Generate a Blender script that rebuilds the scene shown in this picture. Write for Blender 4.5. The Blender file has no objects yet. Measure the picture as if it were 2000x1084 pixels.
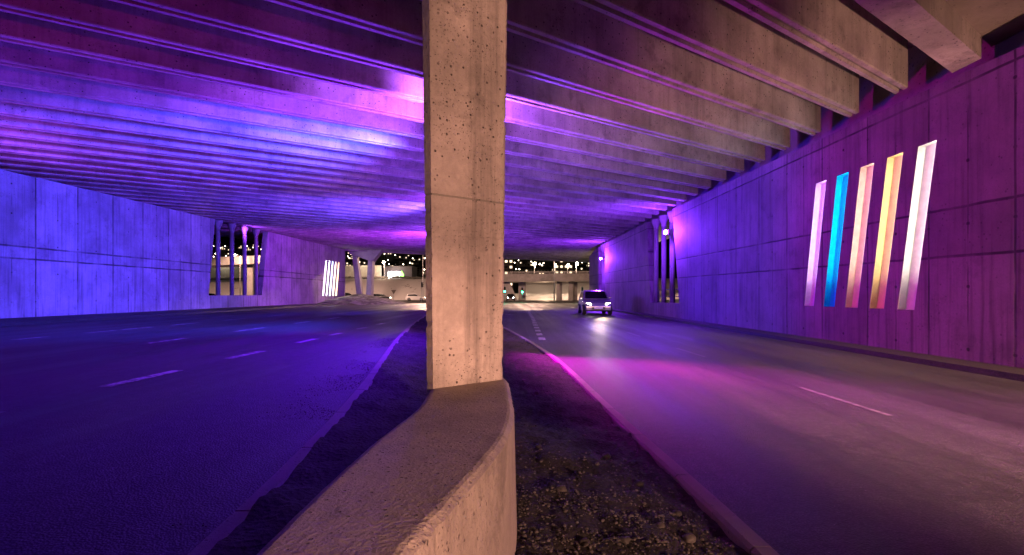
import bpy, bmesh, math, random
from mathutils import Vector, Matrix, noise as mnoise
from mathutils.geometry import tessellate_polygon
R = math.radians
random.seed(7)
S = bpy.context.scene
COL = S.collection

# ------------------------------------------------------------------ camera
CAM_Z = 1.3
HOR = 574.0            # row of the horizon in the 2000 x 1084 photograph
cd = bpy.data.cameras.new('camera')
cd.lens = 18.0; cd.sensor_width = 36.0; cd.sensor_fit = 'HORIZONTAL'
cd.shift_y = (HOR - 542.0) / 2000.0
cd.clip_start = 0.05; cd.clip_end = 6000
cam = bpy.data.objects.new('camera', cd); COL.objects.link(cam)
cam.location = (0, 0, CAM_Z); cam.rotation_euler = (R(90), 0, 0)
S.camera = cam

# ------------------------------------------------------------------ world: night sky
W = bpy.data.worlds.new('World'); S.world = W; W.use_nodes = True
wn = W.node_tree.nodes; wl = W.node_tree.links
bg = wn['Background']
sky = wn.new('ShaderNodeTexSky'); sky.sky_type = 'NISHITA'; sky.sun_disc = False
sky.sun_elevation = R(-6); sky.sun_rotation = R(200)
wl.new(sky.outputs[0], bg.inputs[0]); bg.inputs[1].default_value = 0.12

S.view_settings.view_transform = 'Standard'; S.view_settings.look = 'None'
S.view_settings.exposure = 0.0; S.view_settings.gamma = 1.0
S.render.engine = 'CYCLES'
S.cycles.use_denoising = True
S.cycles.max_bounces = 5; S.cycles.diffuse_bounces = 3; S.cycles.glossy_bounces = 3
S.cycles.sample_clamp_indirect = 4.0; S.cycles.sample_clamp_direct = 0.0
S.cycles.caustics_reflective = False; S.cycles.caustics_refractive = False

# ------------------------------------------------------------------ lamps
VIOLET = (0.26, 0.035, 1.0); BLUE = (0.05, 0.045, 1.0); MAGENTA = (0.50, 0.02, 0.55)
WARM = (1.0, 0.52, 0.37)
def point(name, loc, col, watts, radius=0.12, parent=None):
    l = bpy.data.lights.new(name, 'POINT'); l.energy = watts; l.color = col; l.shadow_soft_size = radius
    o = bpy.data.objects.new(name, l); COL.objects.link(o); o.location = loc
    if parent: o.parent = parent
    return o
def spot(name, loc, aim, col, watts, size=60, blend=0.6, radius=0.15, parent=None):
    l = bpy.data.lights.new(name, 'SPOT'); l.energy = watts; l.color = col; l.shadow_soft_size = radius
    l.spot_size = R(size); l.spot_blend = blend
    o = bpy.data.objects.new(name, l); COL.objects.link(o); o.location = loc
    o.rotation_euler = (Vector(aim) - Vector(loc)).to_track_quat('-Z', 'Y').to_euler()
    if parent: o.parent = parent
    return o
# warm spots added in place of unseen street lighting, each aimed at one surface
spot('warm_fill_girders', (8.04, 4.2, 0.8), (6.2, 12.8, 5.6), WARM, 1600, 70, 0.9, 0.04)  # added low at the wall foot to light the full girder faces
spot('warm_fill_column', (5.0, -5.6, 1.6), (0.42, 3.4, 2.0), WARM, 4600, 17.5, 0.35, 0.15)
spot('warm_fill_barrier', (5.0, -5.6, 1.75), (0.0, 2.0, 0.15), WARM, 4200, 20, 0.6, 0.15)
spot('warm_fill_road', (7.95, -9.0, 4.3), (5.6, 4.2, 0.0), WARM, 95000, 32, 0.8, 0.2)
# ceiling floods just under the girders: two on the left wall outside the frame, the others on the median columns
spot('ceil_left_near', (-17.6, 2.9, 5.35), (-9.6, 14.9, 5.9), (0.18, 0.035, 1.0), 4200, 84, 1.0, 0.15)
spot('ceil_left_far', (-17.6, 9.0, 5.42), (-9.6, 21.0, 5.9), (0.36, 0.05, 1.0), 3800, 90, 1.0, 0.15)
spot('ceil_left_window', (-19.0, 35.8, 5.7), (-8.0, 44.0, 6.0), (0.3, 0.05, 1.0), 600, 140, 0.5, 0.15)
FLOODS = [(-1.02, 11.3, 4.75, (0.34, 0.08, 1.0), 3000), (-2.1, 23.4, 5.3, VIOLET, 1100),
          (-3.1, 35.0, 5.4, VIOLET, 1300), (-4.1, 47.0, 5.5, VIOLET, 1300)]
# unseen uplights added by the median columns and left wall to brighten girder undersides
spot('fill_uplight', (-1.25, 13.3, 0.9), (-1.9, 14.3, 6.0), (0.20, 0.05, 1.0), 4200, 150, 0.6, 0.15)
spot('fill_uplight', (-2.3, 25.4, 0.9), (-2.9, 26.4, 6.0), (0.17, 0.045, 1.0), 4200, 150, 0.6, 0.15)
spot('fill_uplight', (-3.3, 37.0, 0.9), (-3.9, 38.0, 6.0), (0.22, 0.045, 1.0), 4000, 150, 0.6, 0.15)
spot('fill_uplight', (-17.4, 3.0, 0.9), (-14.0, 5.0, 6.0), (0.10, 0.045, 1.0), 3200, 120, 0.8, 0.15)
spot('fill_uplight', (-17.4, 11.5, 0.9), (-14.5, 12.5, 6.0), (0.34, 0.05, 1.0), 3200, 120, 0.8, 0.15)
# hidden spot added to wash violet back over the near girder undersides
spot('ceil_back', (-1.3, 13.2, 3.0), (-6.0, 7.0, 6.0), (0.30, 0.02, 1.0), 1000, 100, 0.6, 0.2)
# magenta fill spot added unseen behind the camera to redden the near girder faces
spot('magenta_fill_left', (-6.0, -8.0, 1.6), (-10.5, 12.0, 6.4), (0.5, 0.004, 0.22), 2600, 62, 0.8, 0.2)
# hidden spots added near the median columns to wash walls and roads
spot('wash_left_near', (-1.7, 14.0, 5.0), (-18.9, 18.0, 0.8), (0.03, 0.045, 1.0), 26000, 90, 1.0, 0.2)
spot('wash_left_mid', (-2.7, 26.0, 5.1), (-18.9, 30.0, 1.8), (0.08, 0.04, 1.0), 12000, 88, 0.7, 0.2)
spot('wash_left_far', (-3.7, 38.5, 5.2), (-18.9, 48.0, 1.8), (0.36, 0.03, 0.9), 8000, 95, 0.7, 0.2)
spot('wash_right_mid', (-1.7, 24.5, 3.0), (8.1, 20.0, 3.0), (0.04, 0.008, 1.0), 5600, 74, 0.8, 0.2)
spot('wash_right_far', (-2.7, 36.5, 3.0), (8.1, 38.0, 3.0), (0.15, 0.04, 1.0), 3000, 110, 0.7, 0.2)
spot('wash_right_near', (-0.6, 12.8, 3.2), (8.1, 8.6, 3.0), (0.66, 0.0, 0.50), 1700, 100, 0.7, 0.2)
spot('road_right_wash', (-1.0, 12.9, 4.6), (1.9, 7.2, 0.0), (0.78, 0.0, 0.72), 22000, 52, 0.8, 0.2)
spot('road_left_wash', (-1.5, 13.4, 4.6), (-8.0, 7.0, 0.0), (0.12, 0.003, 1.0), 8000, 125, 0.9, 0.2)

# ------------------------------------------------------------------ mesh helpers
class MB:
    def __init__(s): s.v = []; s.f = []; s.m = []
    def add(s, vs, fs, mi=0):
        b = len(s.v); s.v += [tuple(p) for p in vs]
        s.f += [tuple(b + i for i in f) for f in fs]; s.m += [mi] * len(fs); return s
    def box(s, x0, x1, y0, y1, z0, z1, mi=0):
        return s.add([(x0,y0,z0),(x1,y0,z0),(x1,y1,z0),(x0,y1,z0),(x0,y0,z1),(x1,y0,z1),(x1,y1,z1),(x0,y1,z1)],
              [(0,3,2,1),(4,5,6,7),(0,1,5,4),(1,2,6,5),(2,3,7,6),(3,0,4,7)], mi)
    def hexa(s, p, mi=0):        # bottom ring of 4, top ring of 4
        return s.add(p, [(0,3,2,1),(4,5,6,7),(0,1,5,4),(1,2,6,5),(2,3,7,6),(3,0,4,7)], mi)
    def loft(s, rings, cap=True, closed=True, mi=0):
        n = len(rings[0]); vs = [p for r in rings for p in r]; fs = []
        for i in range(len(rings) - 1):
            for j in range(n if closed else n - 1):
                k = (j + 1) % n
                fs.append((i*n+j, i*n+k, (i+1)*n+k, (i+1)*n+j))
        if cap and closed:
            fs.append(tuple(range(n))[::-1]); fs.append(tuple((len(rings)-1)*n + j for j in range(n)))
        return s.add(vs, fs, mi)
    def tube(s, a, b, r0, r1=None, n=10, mi=0):
        a = Vector(a); b = Vector(b); r1 = r0 if r1 is None else r1
        d = (b - a).normalized(); u = d.orthogonal().normalized(); w = d.cross(u)
        ring = lambda c, r: [c + (u*math.cos(2*math.pi*i/n) + w*math.sin(2*math.pi*i/n))*r for i in range(n)]
        return s.loft([ring(a, r0), ring(b, r1)], mi=mi)
    def lathe(s, prof, c=(0,0), n=20, mi=0):
        return s.loft([[(c[0]+r*math.cos(2*math.pi*i/n), c[1]+r*math.sin(2*math.pi*i/n), z) for i in range(n)] for r, z in prof], mi=mi)
    def ball(s, c, r, n=8, mi=0):
        prof = [(max(1e-4, r*math.sin(math.pi*i/n)), -r*math.cos(math.pi*i/n)) for i in range(n+1)]
        return s.loft([[(c[0]+q*math.cos(2*math.pi*j/10), c[1]+q*math.sin(2*math.pi*j/10), c[2]+z) for j in range(10)] for q, z in prof], mi=mi)
    def prism(s, poly, axis, a, b, mi=0):   # poly of 2-D points extruded along axis from a to b
        def P(p, t): return {'x': (t, p[0], p[1]), 'y': (p[0], t, p[1]), 'z': (p[0], p[1], t)}[axis]
        n = len(poly)
        s.add([P(p, a) for p in poly] + [P(p, b) for p in poly],
              [tuple(range(n)), tuple(range(2*n-1, n-1, -1))] + [(i, i+n, (i+1) % n + n, (i+1) % n) for i in range(n)], mi)
        return s
    def build(s, name, mats, parent=None, smooth=False, fix=True):
        me = bpy.data.meshes.new(name); me.from_pydata(s.v, [], s.f)
        for m in (mats if isinstance(mats, (list, tuple)) else [mats]): me.materials.append(m)
        for p, mi in zip(me.polygons, s.m): p.material_index = mi; p.use_smooth = smooth
        if fix:
            bm = bmesh.new(); bm.from_mesh(me); bmesh.ops.recalc_face_normals(bm, faces=bm.faces); bm.to_mesh(me); bm.free()
        me.update()
        o = bpy.data.objects.new(name, me); COL.objects.link(o)
        if parent: o.parent = parent
        return o
def bevel(o, w, seg=2, angle=35):
    m = o.modifiers.new('bevel', 'BEVEL'); m.width = w; m.segments = seg; m.limit_method = 'ANGLE'; m.angle_limit = R(angle)
    return o
def tag(o, label=None, cat=None, group=None, kind=None):
    if label: o['label'] = label
    if cat: o['category'] = cat
    if group: o['group'] = group
    if kind: o['kind'] = kind
    return o
def thing(name, loc=(0,0,0), rz=0.0):
    o = bpy.data.objects.new(name, None); COL.objects.link(o); o.location = loc; o.rotation_euler = (0,0,rz); return o
def dup(o, parent=None):
    c = o.copy(); COL.objects.link(c)
    if parent: c.parent = parent
    for ch in list(o.children): dup(ch, c)
    return c
def lerp(a, b, t): return a + (b - a) * t
def sstep(a, b, x):
    t = min(1, max(0, (x - a) / (b - a))); return t*t*(3 - 2*t)
def interp(pts, x):
    if x <= pts[0][0]: return pts[0][1]
    for (a, u), (b, v) in zip(pts, pts[1:]):
        if x <= b: return lerp(u, v, (x - a) / (b - a))
    return pts[-1][1]
def at(px, py, Y):           # world point seen at a pixel of the photograph, at depth Y
    return Vector(((px - 1000.0) / 1000.0 * Y, Y, CAM_Z - (py - HOR) / 1000.0 * Y))

# ------------------------------------------------------------------ material helpers
class NT:
    def __init__(s, name):
        s.mat = bpy.data.materials.new(name); s.mat.use_nodes = True
        s.t = s.mat.node_tree; s.n = s.t.nodes; s.l = s.t.links
        s.b = s.n['Principled BSDF']; s.out = s.n['Material Output']
        s.co = s.n.new('ShaderNodeTexCoord').outputs['Object']
    def put(s, sock, v):
        if isinstance(v, bpy.types.NodeSocket): s.l.new(v, sock)
        elif v is not None:
            if sock.type == 'RGBA' and len(v) == 3: v = (*v, 1)
            sock.default_value = v
    def math(s, op, a, b=None, c=None):
        n = s.n.new('ShaderNodeMath'); n.operation = op
        for i, v in enumerate((a, b, c)):
            if v is not None: s.put(n.inputs[i], v)
        return n.outputs[0]
    def xyz(s, vec=None):
        n = s.n.new('ShaderNodeSeparateXYZ'); s.put(n.inputs[0], vec or s.co); return n.outputs
    def scale(s, sc, vec=None):
        n = s.n.new('ShaderNodeMapping'); s.put(n.inputs['Vector'], vec or s.co); n.inputs['Scale'].default_value = sc; return n.outputs[0]
    def noise(s, sc, vec=None, detail=3, rough=0.55):
        n = s.n.new('ShaderNodeTexNoise'); s.put(n.inputs['Vector'], vec or s.co)
        n.inputs['Scale'].default_value = sc; n.inputs['Detail'].default_value = detail; n.inputs['Roughness'].default_value = rough
        return n.outputs[0]
    def voro(s, sc, vec=None, out='Distance', rnd=1.0):
        n = s.n.new('ShaderNodeTexVoronoi'); s.put(n.inputs['Vector'], vec or s.co); n.inputs['Scale'].default_value = sc
        n.inputs['Randomness'].default_value = rnd
        return n.outputs[out]
    def ramp(s, v, a, b, lo=0.0, hi=1.0, smooth=True):
        n = s.n.new('ShaderNodeMapRange'); n.interpolation_type = 'SMOOTHSTEP' if smooth else 'LINEAR'
        s.put(n.inputs[0], v)
        for i, q in zip((1, 2, 3, 4), (a, b, lo, hi)): n.inputs[i].default_value = q
        return n.outputs[0]
    def mix(s, f, a, b, mode='MIX'):
        n = s.n.new('ShaderNodeMix'); n.data_type = 'RGBA'; n.blend_type = mode
        s.put(n.inputs[0], f); s.put(n.inputs[6], a); s.put(n.inputs[7], b); return n.outputs[2]
    def mul(s, col, f):       # colour times scalar
        n = s.n.new('ShaderNodeVectorMath'); n.operation = 'SCALE'
        s.put(n.inputs[0], col); s.put(n.inputs['Scale'], f); return n.outputs[0]
    def bump(s, h, strength=0.3, dist=0.02):
        n = s.n.new('ShaderNodeBump'); n.inputs['Strength'].default_value = strength; n.inputs['Distance'].default_value = dist
        s.put(n.inputs['Height'], h); s.l.new(n.outputs[0], s.b.inputs['Normal'])
    def line(s, c, period, off, w):   # 1 on lines c = off + k*period
        q = s.math('DIVIDE', s.math('SUBTRACT', c, off), period)
        d = s.math('MULTIPLY', s.math('ABSOLUTE', s.math('SUBTRACT', q, s.math('ROUND', q))), period)
        return s.ramp(d, w*0.4, w, 1.0, 0.0)
    def at_line(s, c, pos, w):
        return s.ramp(s.math('ABSOLUTE', s.math('SUBTRACT', c, pos)), w*0.4, w, 1.0, 0.0)

def simple(name, col, rough=0.6, metal=0.0, emit=None, power=0.0, vary=0.0, vscale=3.0):
    t = NT(name); b = t.b
    if vary:
        f = t.ramp(t.noise(vscale, detail=5), 0.25, 0.75, 1 - vary, 1 + vary)
        t.put(b.inputs['Base Color'], t.mul(col, f))
        t.bump(t.noise(vscale*9, detail=4), 0.15, 0.01)
    else: t.put(b.inputs['Base Color'], col)
    b.inputs['Roughness'].default_value = rough; b.inputs['Metallic'].default_value = metal
    if emit: t.put(b.inputs['Emission Color'], emit); b.inputs['Emission Strength'].default_value = power
    return t.mat

def concrete(name, col=(0.36,0.33,0.31), panels=None, streak=0.25, pores=0.6, pscale=7.0, bump=0.35, mottling=0.2, chips=False):
    t = NT(name); x, y, z = t.xyz()
    f = t.ramp(t.noise(0.7, detail=6, rough=0.62), 0.28, 0.72, 1 - mottling, 1 + mottling)
    st = t.noise(1.0, t.scale((4.5, 4.5, 0.2)), detail=7, rough=0.72)
    f = t.math('MULTIPLY', f, t.ramp(st, 0.45, 0.72, 1.0, 1 - streak))
    fine = t.noise(26.0, detail=4, rough=0.7)
    f = t.math('MULTIPLY', f, t.ramp(fine, 0.3, 0.7, 0.9, 1.08))
    pd = t.voro(pscale)
    sel = t.ramp(t.noise(1.3, detail=3), 0.38, 0.55)
    pm = t.math('MULTIPLY', t.ramp(pd, 0.09, 0.17, 1, 0), sel)
    pd2 = t.voro(pscale*2.7)
    pm2 = t.math('MULTIPLY', t.ramp(pd2, 0.10, 0.19, 1, 0), t.ramp(t.noise(2.1, detail=2), 0.44, 0.56))
    pm = t.math('MAXIMUM', pm, pm2)
    f = t.math('MULTIPLY', f, t.math('SUBTRACT', 1.0, t.math('MULTIPLY', pm, pores)))
    h = t.math('ADD', t.math('MULTIPLY', fine, 0.5), t.math('MULTIPLY', t.noise(90.0, detail=3), 0.35))
    h = t.math('SUBTRACT', h, t.math('MULTIPLY', pm, 1.5))
    if panels:
        per, off, zs = panels['period'], panels['offset'], panels['z']
        wob = t.math('MULTIPLY', t.math('SUBTRACT', t.noise(1.7, detail=2), 0.5), 0.03)
        yy = t.math('ADD', y, wob); zz = t.math('ADD', z, wob)
        if 'slope' in panels: zz = t.math('SUBTRACT', zz, t.math('MULTIPLY', y, panels['slope']))
        major = t.line(yy, per, off, panels.get('w', 0.03))
        minor = t.math('MULTIPLY', t.line(yy, per, off + per*0.5, panels.get('w', 0.03)*0.6), t.ramp(t.noise(0.55, detail=1), 0.46, 0.54, 0.12, 0.8))
        lift = None
        hz = t.at_line(zz, zs[0], panels.get('w', 0.03)*1.1)
        for q in zs[1:]: hz = t.math('MAXIMUM', hz, t.at_line(zz, q, panels.get('w', 0.03)*1.1))
        ln = t.math('MAXIMUM', t.math('MAXIMUM', major, minor), hz)
        ln = t.math('MULTIPLY', ln, t.ramp(t.noise(1.1, detail=3), 0.3, 0.6, 0.35, 1.0))
        # tie holes on a lattice
        q1 = t.math('DIVIDE', t.math('SUBTRACT', yy, off), per*0.5); d1 = t.math('MULTIPLY', t.math('SUBTRACT', q1, t.math('ROUND', q1)), per*0.5)
        q2 = t.math('DIVIDE', t.math('SUBTRACT', zz, zs[0] - 0.55), 1.12); d2 = t.math('MULTIPLY', t.math('SUBTRACT', q2, t.math('ROUND', q2)), 1.12)
        hole = t.ramp(t.math('SQRT', t.math('ADD', t.math('MULTIPLY', d1, d1), t.math('MULTIPLY', d2, d2))), 0.022, 0.045, 1, 0)
        hole = t.math('MULTIPLY', hole, t.ramp(t.noise(0.9, detail=1), 0.38, 0.5))
        dark = t.math('MAXIMUM', t.math('MULTIPLY', ln, 0.85), t.math('MULTIPLY', hole, 0.85))
        # each form panel dried to its own tone
        wn_ = t.n.new('ShaderNodeTexWhiteNoise'); wn_.noise_dimensions = '2D'
        cmb = t.n.new('ShaderNodeCombineXYZ')
        t.put(cmb.inputs[0], t.math('FLOOR', t.math('DIVIDE', t.math('SUBTRACT', yy, off), per)))
        lev = t.math('GREATER_THAN', zz, zs[0])
        for q in zs[1:]: lev = t.math('ADD', lev, t.math('GREATER_THAN', zz, q))
        t.put(cmb.inputs[1], lev); t.l.new(cmb.outputs[0], wn_.inputs['Vector'])
        f = t.math('MULTIPLY', f, t.ramp(wn_.outputs['Value'], 0, 1, 0.80, 1.12, smooth=False))
        f = t.math('MULTIPLY', f, t.math('SUBTRACT', 1.0, dark))
        # dirt runs below the joints
        run = t.noise(1.0, t.scale((9, 9, 0.5)), detail=4)
        f = t.math('MULTIPLY', f, t.ramp(run, 0.5, 0.75, 1.0, 0.68))
        h = t.math('SUBTRACT', h, t.math('MULTIPLY', t.math('MAXIMUM', ln, hole), 1.6))
    blot = t.noise(1.9, detail=9, rough=0.7)
    f = t.math('MULTIPLY', f, t.ramp(blot, 0.54, 0.66, 1.0, 1 - mottling*0.9))
    if chips:
        c = t.math('MULTIPLY', t.ramp(t.noise(1.0, t.scale((1.2, 1.2, 9.0)), detail=5), 0.56, 0.66), 0.35)
        f = t.math('MULTIPLY', f, t.math('SUBTRACT', 1.0, c))
    tint = t.mix(t.ramp(t.noise(0.45, detail=4), 0.35, 0.7), col, (col[0]*0.95, col[1]*0.97, col[2]*0.92))
    t.put(t.b.inputs['Base Color'], t.mul(tint, f))
    t.put(t.b.inputs['Roughness'], t.ramp(fine, 0.2, 0.8, 0.62, 0.85))
    t.bump(h, bump, 0.02)
    return t.mat

def asphalt(name, col=(0.055,0.052,0.052), wet=0.5, cracks=True):
    t = NT(name); x, y, z = t.xyz()
    big = t.noise(0.35, t.scale((1.0, 0.25, 1.0)), detail=6, rough=0.65)
    grain = t.voro(78.0); gn = t.noise(160.0, detail=3, rough=0.7)
    lane = t.noise(0.8, t.scale((1.6, 0.03, 1.0)), detail=4)          # wheel tracks along the road
    f = t.math('MULTIPLY', t.ramp(big, 0.3, 0.7, 0.6, 1.35), t.ramp(lane, 0.35, 0.65, 0.7, 1.25))
    f = t.math('MULTIPLY', f, t.ramp(grain, 0.05, 0.55, 1.7, 0.55))
    f = t.math('MULTIPLY', f, t.ramp(t.noise(9.0, detail=5, rough=0.75), 0.3, 0.7, 0.75, 1.25))
    glint_specks = t.ramp(t.voro(27.0), 0.06, 0.12, 1, 0)  # bright specks painted into the colour as glints on the grain
    sel = t.ramp(t.noise(11.0, detail=1), 0.58, 0.68)
    base = t.mix(t.math('MULTIPLY', glint_specks, sel), t.mul(col, f), (0.42, 0.38, 0.35))
    if cracks:                                                      # wandering cracks and a few tar-sealed ones
        wv = t.n.new('ShaderNodeVectorMath'); wv.operation = 'ADD'
        nz = t.n.new('ShaderNodeTexNoise'); nz.inputs['Scale'].default_value = 1.3; nz.inputs['Detail'].default_value = 4
        t.l.new(t.co, nz.inputs['Vector'])
        t.put(wv.inputs[0], t.scale((0.30, 0.12, 1.0))); t.put(wv.inputs[1], t.mul(nz.outputs['Color'], 0.35))
        ed = t.n.new('ShaderNodeTexVoronoi'); ed.feature = 'DISTANCE_TO_EDGE'; t.l.new(wv.outputs[0], ed.inputs['Vector']); ed.inputs['Scale'].default_value = 1.0
        ck = t.math('MULTIPLY', t.ramp(ed.outputs['Distance'], 0.003, 0.010, 1, 0), t.ramp(t.noise(0.25, detail=2), 0.44, 0.52))
        base = t.mix(t.math('MULTIPLY', ck, 0.4), base, (0.012, 0.011, 0.011))
    t.put(t.b.inputs['Base Color'], base)
    rv = t.math('ADD', t.math('MULTIPLY', big, 0.5), t.math('MULTIPLY', lane, 0.5))
    t.put(t.b.inputs['Roughness'], t.ramp(rv, 0.38, 0.62, wet - 0.12, wet + 0.14))
    t.b.inputs['Specular IOR Level'].default_value = 0.28
    h = t.math('ADD', t.math('MULTIPLY', grain, -1.0), t.math('MULTIPLY', gn, 0.7))
    t.bump(h, 0.75, 0.006)
    return t.mat

M = {}
M['left_wall'] = concrete('left_wall_concrete', (0.46,0.40,0.40), dict(period=1.966, offset=0.66, z=(2.66, 3.12), w=0.042), streak=0.3, pores=0.5, pscale=8.0, mottling=0.26)
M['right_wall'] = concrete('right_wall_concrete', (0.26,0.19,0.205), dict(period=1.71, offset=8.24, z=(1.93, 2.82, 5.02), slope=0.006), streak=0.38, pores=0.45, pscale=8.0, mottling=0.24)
M['girder'] = concrete('girder_concrete', (0.37,0.315,0.29), streak=0.3, pores=0.9, pscale=9.0, mottling=0.34)
M['groove'] = concrete('groove_concrete', (0.25,0.22,0.19), streak=0.3, pores=0.7, pscale=12, chips=True, bump=0.9)
M['slab'] = concrete('slab_concrete', (0.25,0.205,0.19), streak=0.1)
M['column'] = concrete('column_concrete', (0.45,0.37,0.335), streak=0.55, pores=0.75, pscale=21.0, mottling=0.42, bump=0.9)
M['barrier'] = concrete('barrier_concrete', (0.40,0.325,0.29), streak=0.16, pores=0.5, pscale=27.0, mottling=0.4, bump=0.8)
M['plain'] = concrete('plain_concrete', (0.36,0.33,0.31), streak=0.2, pores=0.4)
M['kerb'] = concrete('kerb_concrete', (0.22,0.185,0.165), streak=0.0, pores=0.5, pscale=20.0, mottling=0.25)
M['asphalt'] = asphalt('asphalt', wet=0.55)
M['pavement'] = asphalt('pavement_asphalt', (0.075,0.065,0.062), wet=0.7)
def paint(name='road_paint', top=(0.50,0.48,0.46)):
    t = NT(name)
    w = t.ramp(t.noise(9.0, detail=6, rough=0.7), 0.42, 0.60)
    t.put(t.b.inputs['Base Color'], t.mix(w, (0.07,0.066,0.063), top))
    t.b.inputs['Roughness'].default_value = 0.55; t.bump(t.noise(60.0), 0.3, 0.005); return t.mat
M['paint'] = paint(); M['wornpaint'] = paint('worn_road_paint', (0.17,0.16,0.15))
def soil():
    t = NT('dark_soil')
    a = t.noise(3.0, detail=8, rough=0.7); b = t.noise(38.0, detail=5, rough=0.7); v = t.voro(30.0)
    f = t.math('MULTIPLY', t.ramp(a, 0.3, 0.7, 0.55, 1.35), t.ramp(b, 0.3, 0.75, 0.6, 1.5))
    t.put(t.b.inputs['Base Color'], t.mul((0.030,0.024,0.021), f)); t.b.inputs['Roughness'].default_value = 0.9
    t.bump(t.math('ADD', t.math('MULTIPLY', b, 0.8), t.math('MULTIPLY', v, 0.6)), 1.0, 0.03); return t.mat
M['soil'] = soil()
def pebble():
    t = NT('pebble_stone')
    oi = t.n.new('ShaderNodeNewGeometry').outputs['Random Per Island']
    c = t.mix(oi, (0.025,0.02,0.018), (0.13,0.11,0.10))
    t.put(t.b.inputs['Base Color'], t.mul(c, t.ramp(t.noise(40.0, detail=4), 0.3, 0.7, 0.7, 1.3))); t.b.inputs['Roughness'].default_value = 0.75
    t.bump(t.noise(120.0), 0.3, 0.004); return t.mat
M['pebble'] = pebble()
def snow():
    t = NT('trodden_snow')
    a = t.noise(0.25, detail=7, rough=0.65); b = t.noise(2.2, detail=6, rough=0.7)
    d = t.ramp(t.math('ADD', t.math('MULTIPLY', a, 0.6), t.math('MULTIPLY', b, 0.4)), 0.56, 0.64)
    t.put(t.b.inputs['Base Color'], t.mix(d, (0.62,0.58,0.56), (0.12,0.09,0.07))); t.b.inputs['Roughness'].default_value = 0.7
    t.bump(b, 0.6, 0.1); return t.mat
M['snow'] = snow()
def scrub():
    t = NT('winter_scrub')
    a = t.noise(1.2, detail=7, rough=0.7)
    t.put(t.b.inputs['Base Color'], t.mix(t.ramp(a, 0.42, 0.6), (0.07,0.05,0.035), (0.32,0.27,0.24))); t.b.inputs['Roughness'].default_value = 0.9
    t.bump(a, 0.8, 0.2); return t.mat
M['scrub'] = scrub()
M['ground'] = simple('dark_ground', (0.05,0.045,0.04), 0.9, vary=0.4, vscale=0.3)
M['hill'] = simple('hill_earth', (0.035,0.03,0.028), 0.95, vary=0.5, vscale=0.02)
M['steel'] = simple('galvanised_steel', (0.35,0.35,0.36), 0.4, 0.8, vary=0.15)
M['darkmetal'] = simple('dark_metal', (0.03,0.03,0.032), 0.45, 0.3, vary=0.2)
M['black'] = simple('black_plastic', (0.012,0.012,0.013), 0.5)
M['rubber'] = simple('tyre_rubber', (0.015,0.015,0.016), 0.8)
M['glass'] = simple('dark_glass', (0.01,0.011,0.013), 0.08)
M['rim'] = simple('wheel_alloy', (0.4,0.4,0.42), 0.3, 0.9)
M['whitecar'] = simple('white_car_paint', (0.62,0.61,0.6), 0.25)
M['silvercar'] = simple('silver_car_paint', (0.32,0.32,0.34), 0.25, 0.5)
M['darkcar'] = simple('dark_car_paint', (0.015,0.016,0.02), 0.2)
M['headlamp'] = simple('headlamp_glow', (1,1,1), 0.3, emit=(1.0,0.90,0.66), power=60)
M['headlampfar'] = simple('headlamp_far_glow', (1,1,1), 0.3, emit=(1.0,0.95,0.88), power=220)
M['tail'] = simple('tail_lamp_red', (0.3,0.01,0.01), 0.3)
M['plate'] = simple('number_plate_white', (0.6,0.6,0.6), 0.5)
M['green'] = simple('green_signal_glow', (0.0,0.4,0.2), 0.3, emit=(0.02,1.0,0.42), power=90)
M['deadlens'] = simple('unlit_signal_lens', (0.03,0.012,0.01), 0.3)
M['lampglow'] = simple('street_lamp_glow', (1,1,1), 0.3, emit=(1.0,0.78,0.52), power=160)
M['towndot'] = simple('town_lamp_glow', (1,1,1), 0.3, emit=(1.0,0.8,0.58), power=26)
M['winglow'] = simple('lit_window_glow', (0.2,0.15,0.1), 0.4, emit=(1.0,0.76,0.5), power=2.4)
M['windark'] = simple('unlit_window', (0.02,0.02,0.022), 0.15)
M['floodlens'] = simple('flood_lens_glow', (1,1,1), 0.3, emit=(0.75,0.45,1.0), power=90)
M['house'] = simple('house_render', (0.20,0.17,0.15), 0.8, vary=0.2, vscale=0.4)
M['roof'] = simple('house_roof', (0.05,0.035,0.03), 0.8, vary=0.2, vscale=0.5)
M['tower'] = simple('tower_render', (0.16,0.13,0.12), 0.8, vary=0.2, vscale=0.2)
M['signwhite'] = simple('sign_white_glow', (0.9,0.9,0.9), 0.4, emit=(0.95,1.0,0.95), power=16)
M['signgreen'] = simple('sign_green_glow', (0.2,0.7,0.1), 0.4, emit=(0.25,1.0,0.12), power=5)
M['shed'] = simple('shed_cladding', (0.06,0.05,0.06), 0.5, vary=0.15, vscale=0.6)
M['signface'] = simple('sign_face_white', (0.6,0.58,0.55), 0.5)
M['signback'] = simple('sign_back_grey', (0.12,0.10,0.09), 0.6)
M['signyellow'] = simple('sign_yellow', (0.7,0.42,0.03), 0.5)

# ------------------------------------------------------------------ heights
LW, RW = -18.9, 8.1                       # faces of the two abutment walls
def gz(x, y):                             # road level: left carriageway a little higher, both fall to the junction
    base = lerp(0.26, 0.0, sstep(-2.6, 0.8, x))
    return lerp(base, -0.2, sstep(42, 95, y))
def gb(x, y): return 5.5 + 0.010*y - 0.013*x         # underside of the girders
def kdir(yr): return 0.60 + 0.09*min(1, max(0, (25 - yr)/17.0))
RTOP = [(-6, 5.05), (8, 5.23), (16, 5.43), (25, 5.58), (48, 5.70), (50, 5.62), (53.6, 5.2)]
def rtop(y): return interp(RTOP, y)
def ltop(y): return gb(LW, y) - 0.03

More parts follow.
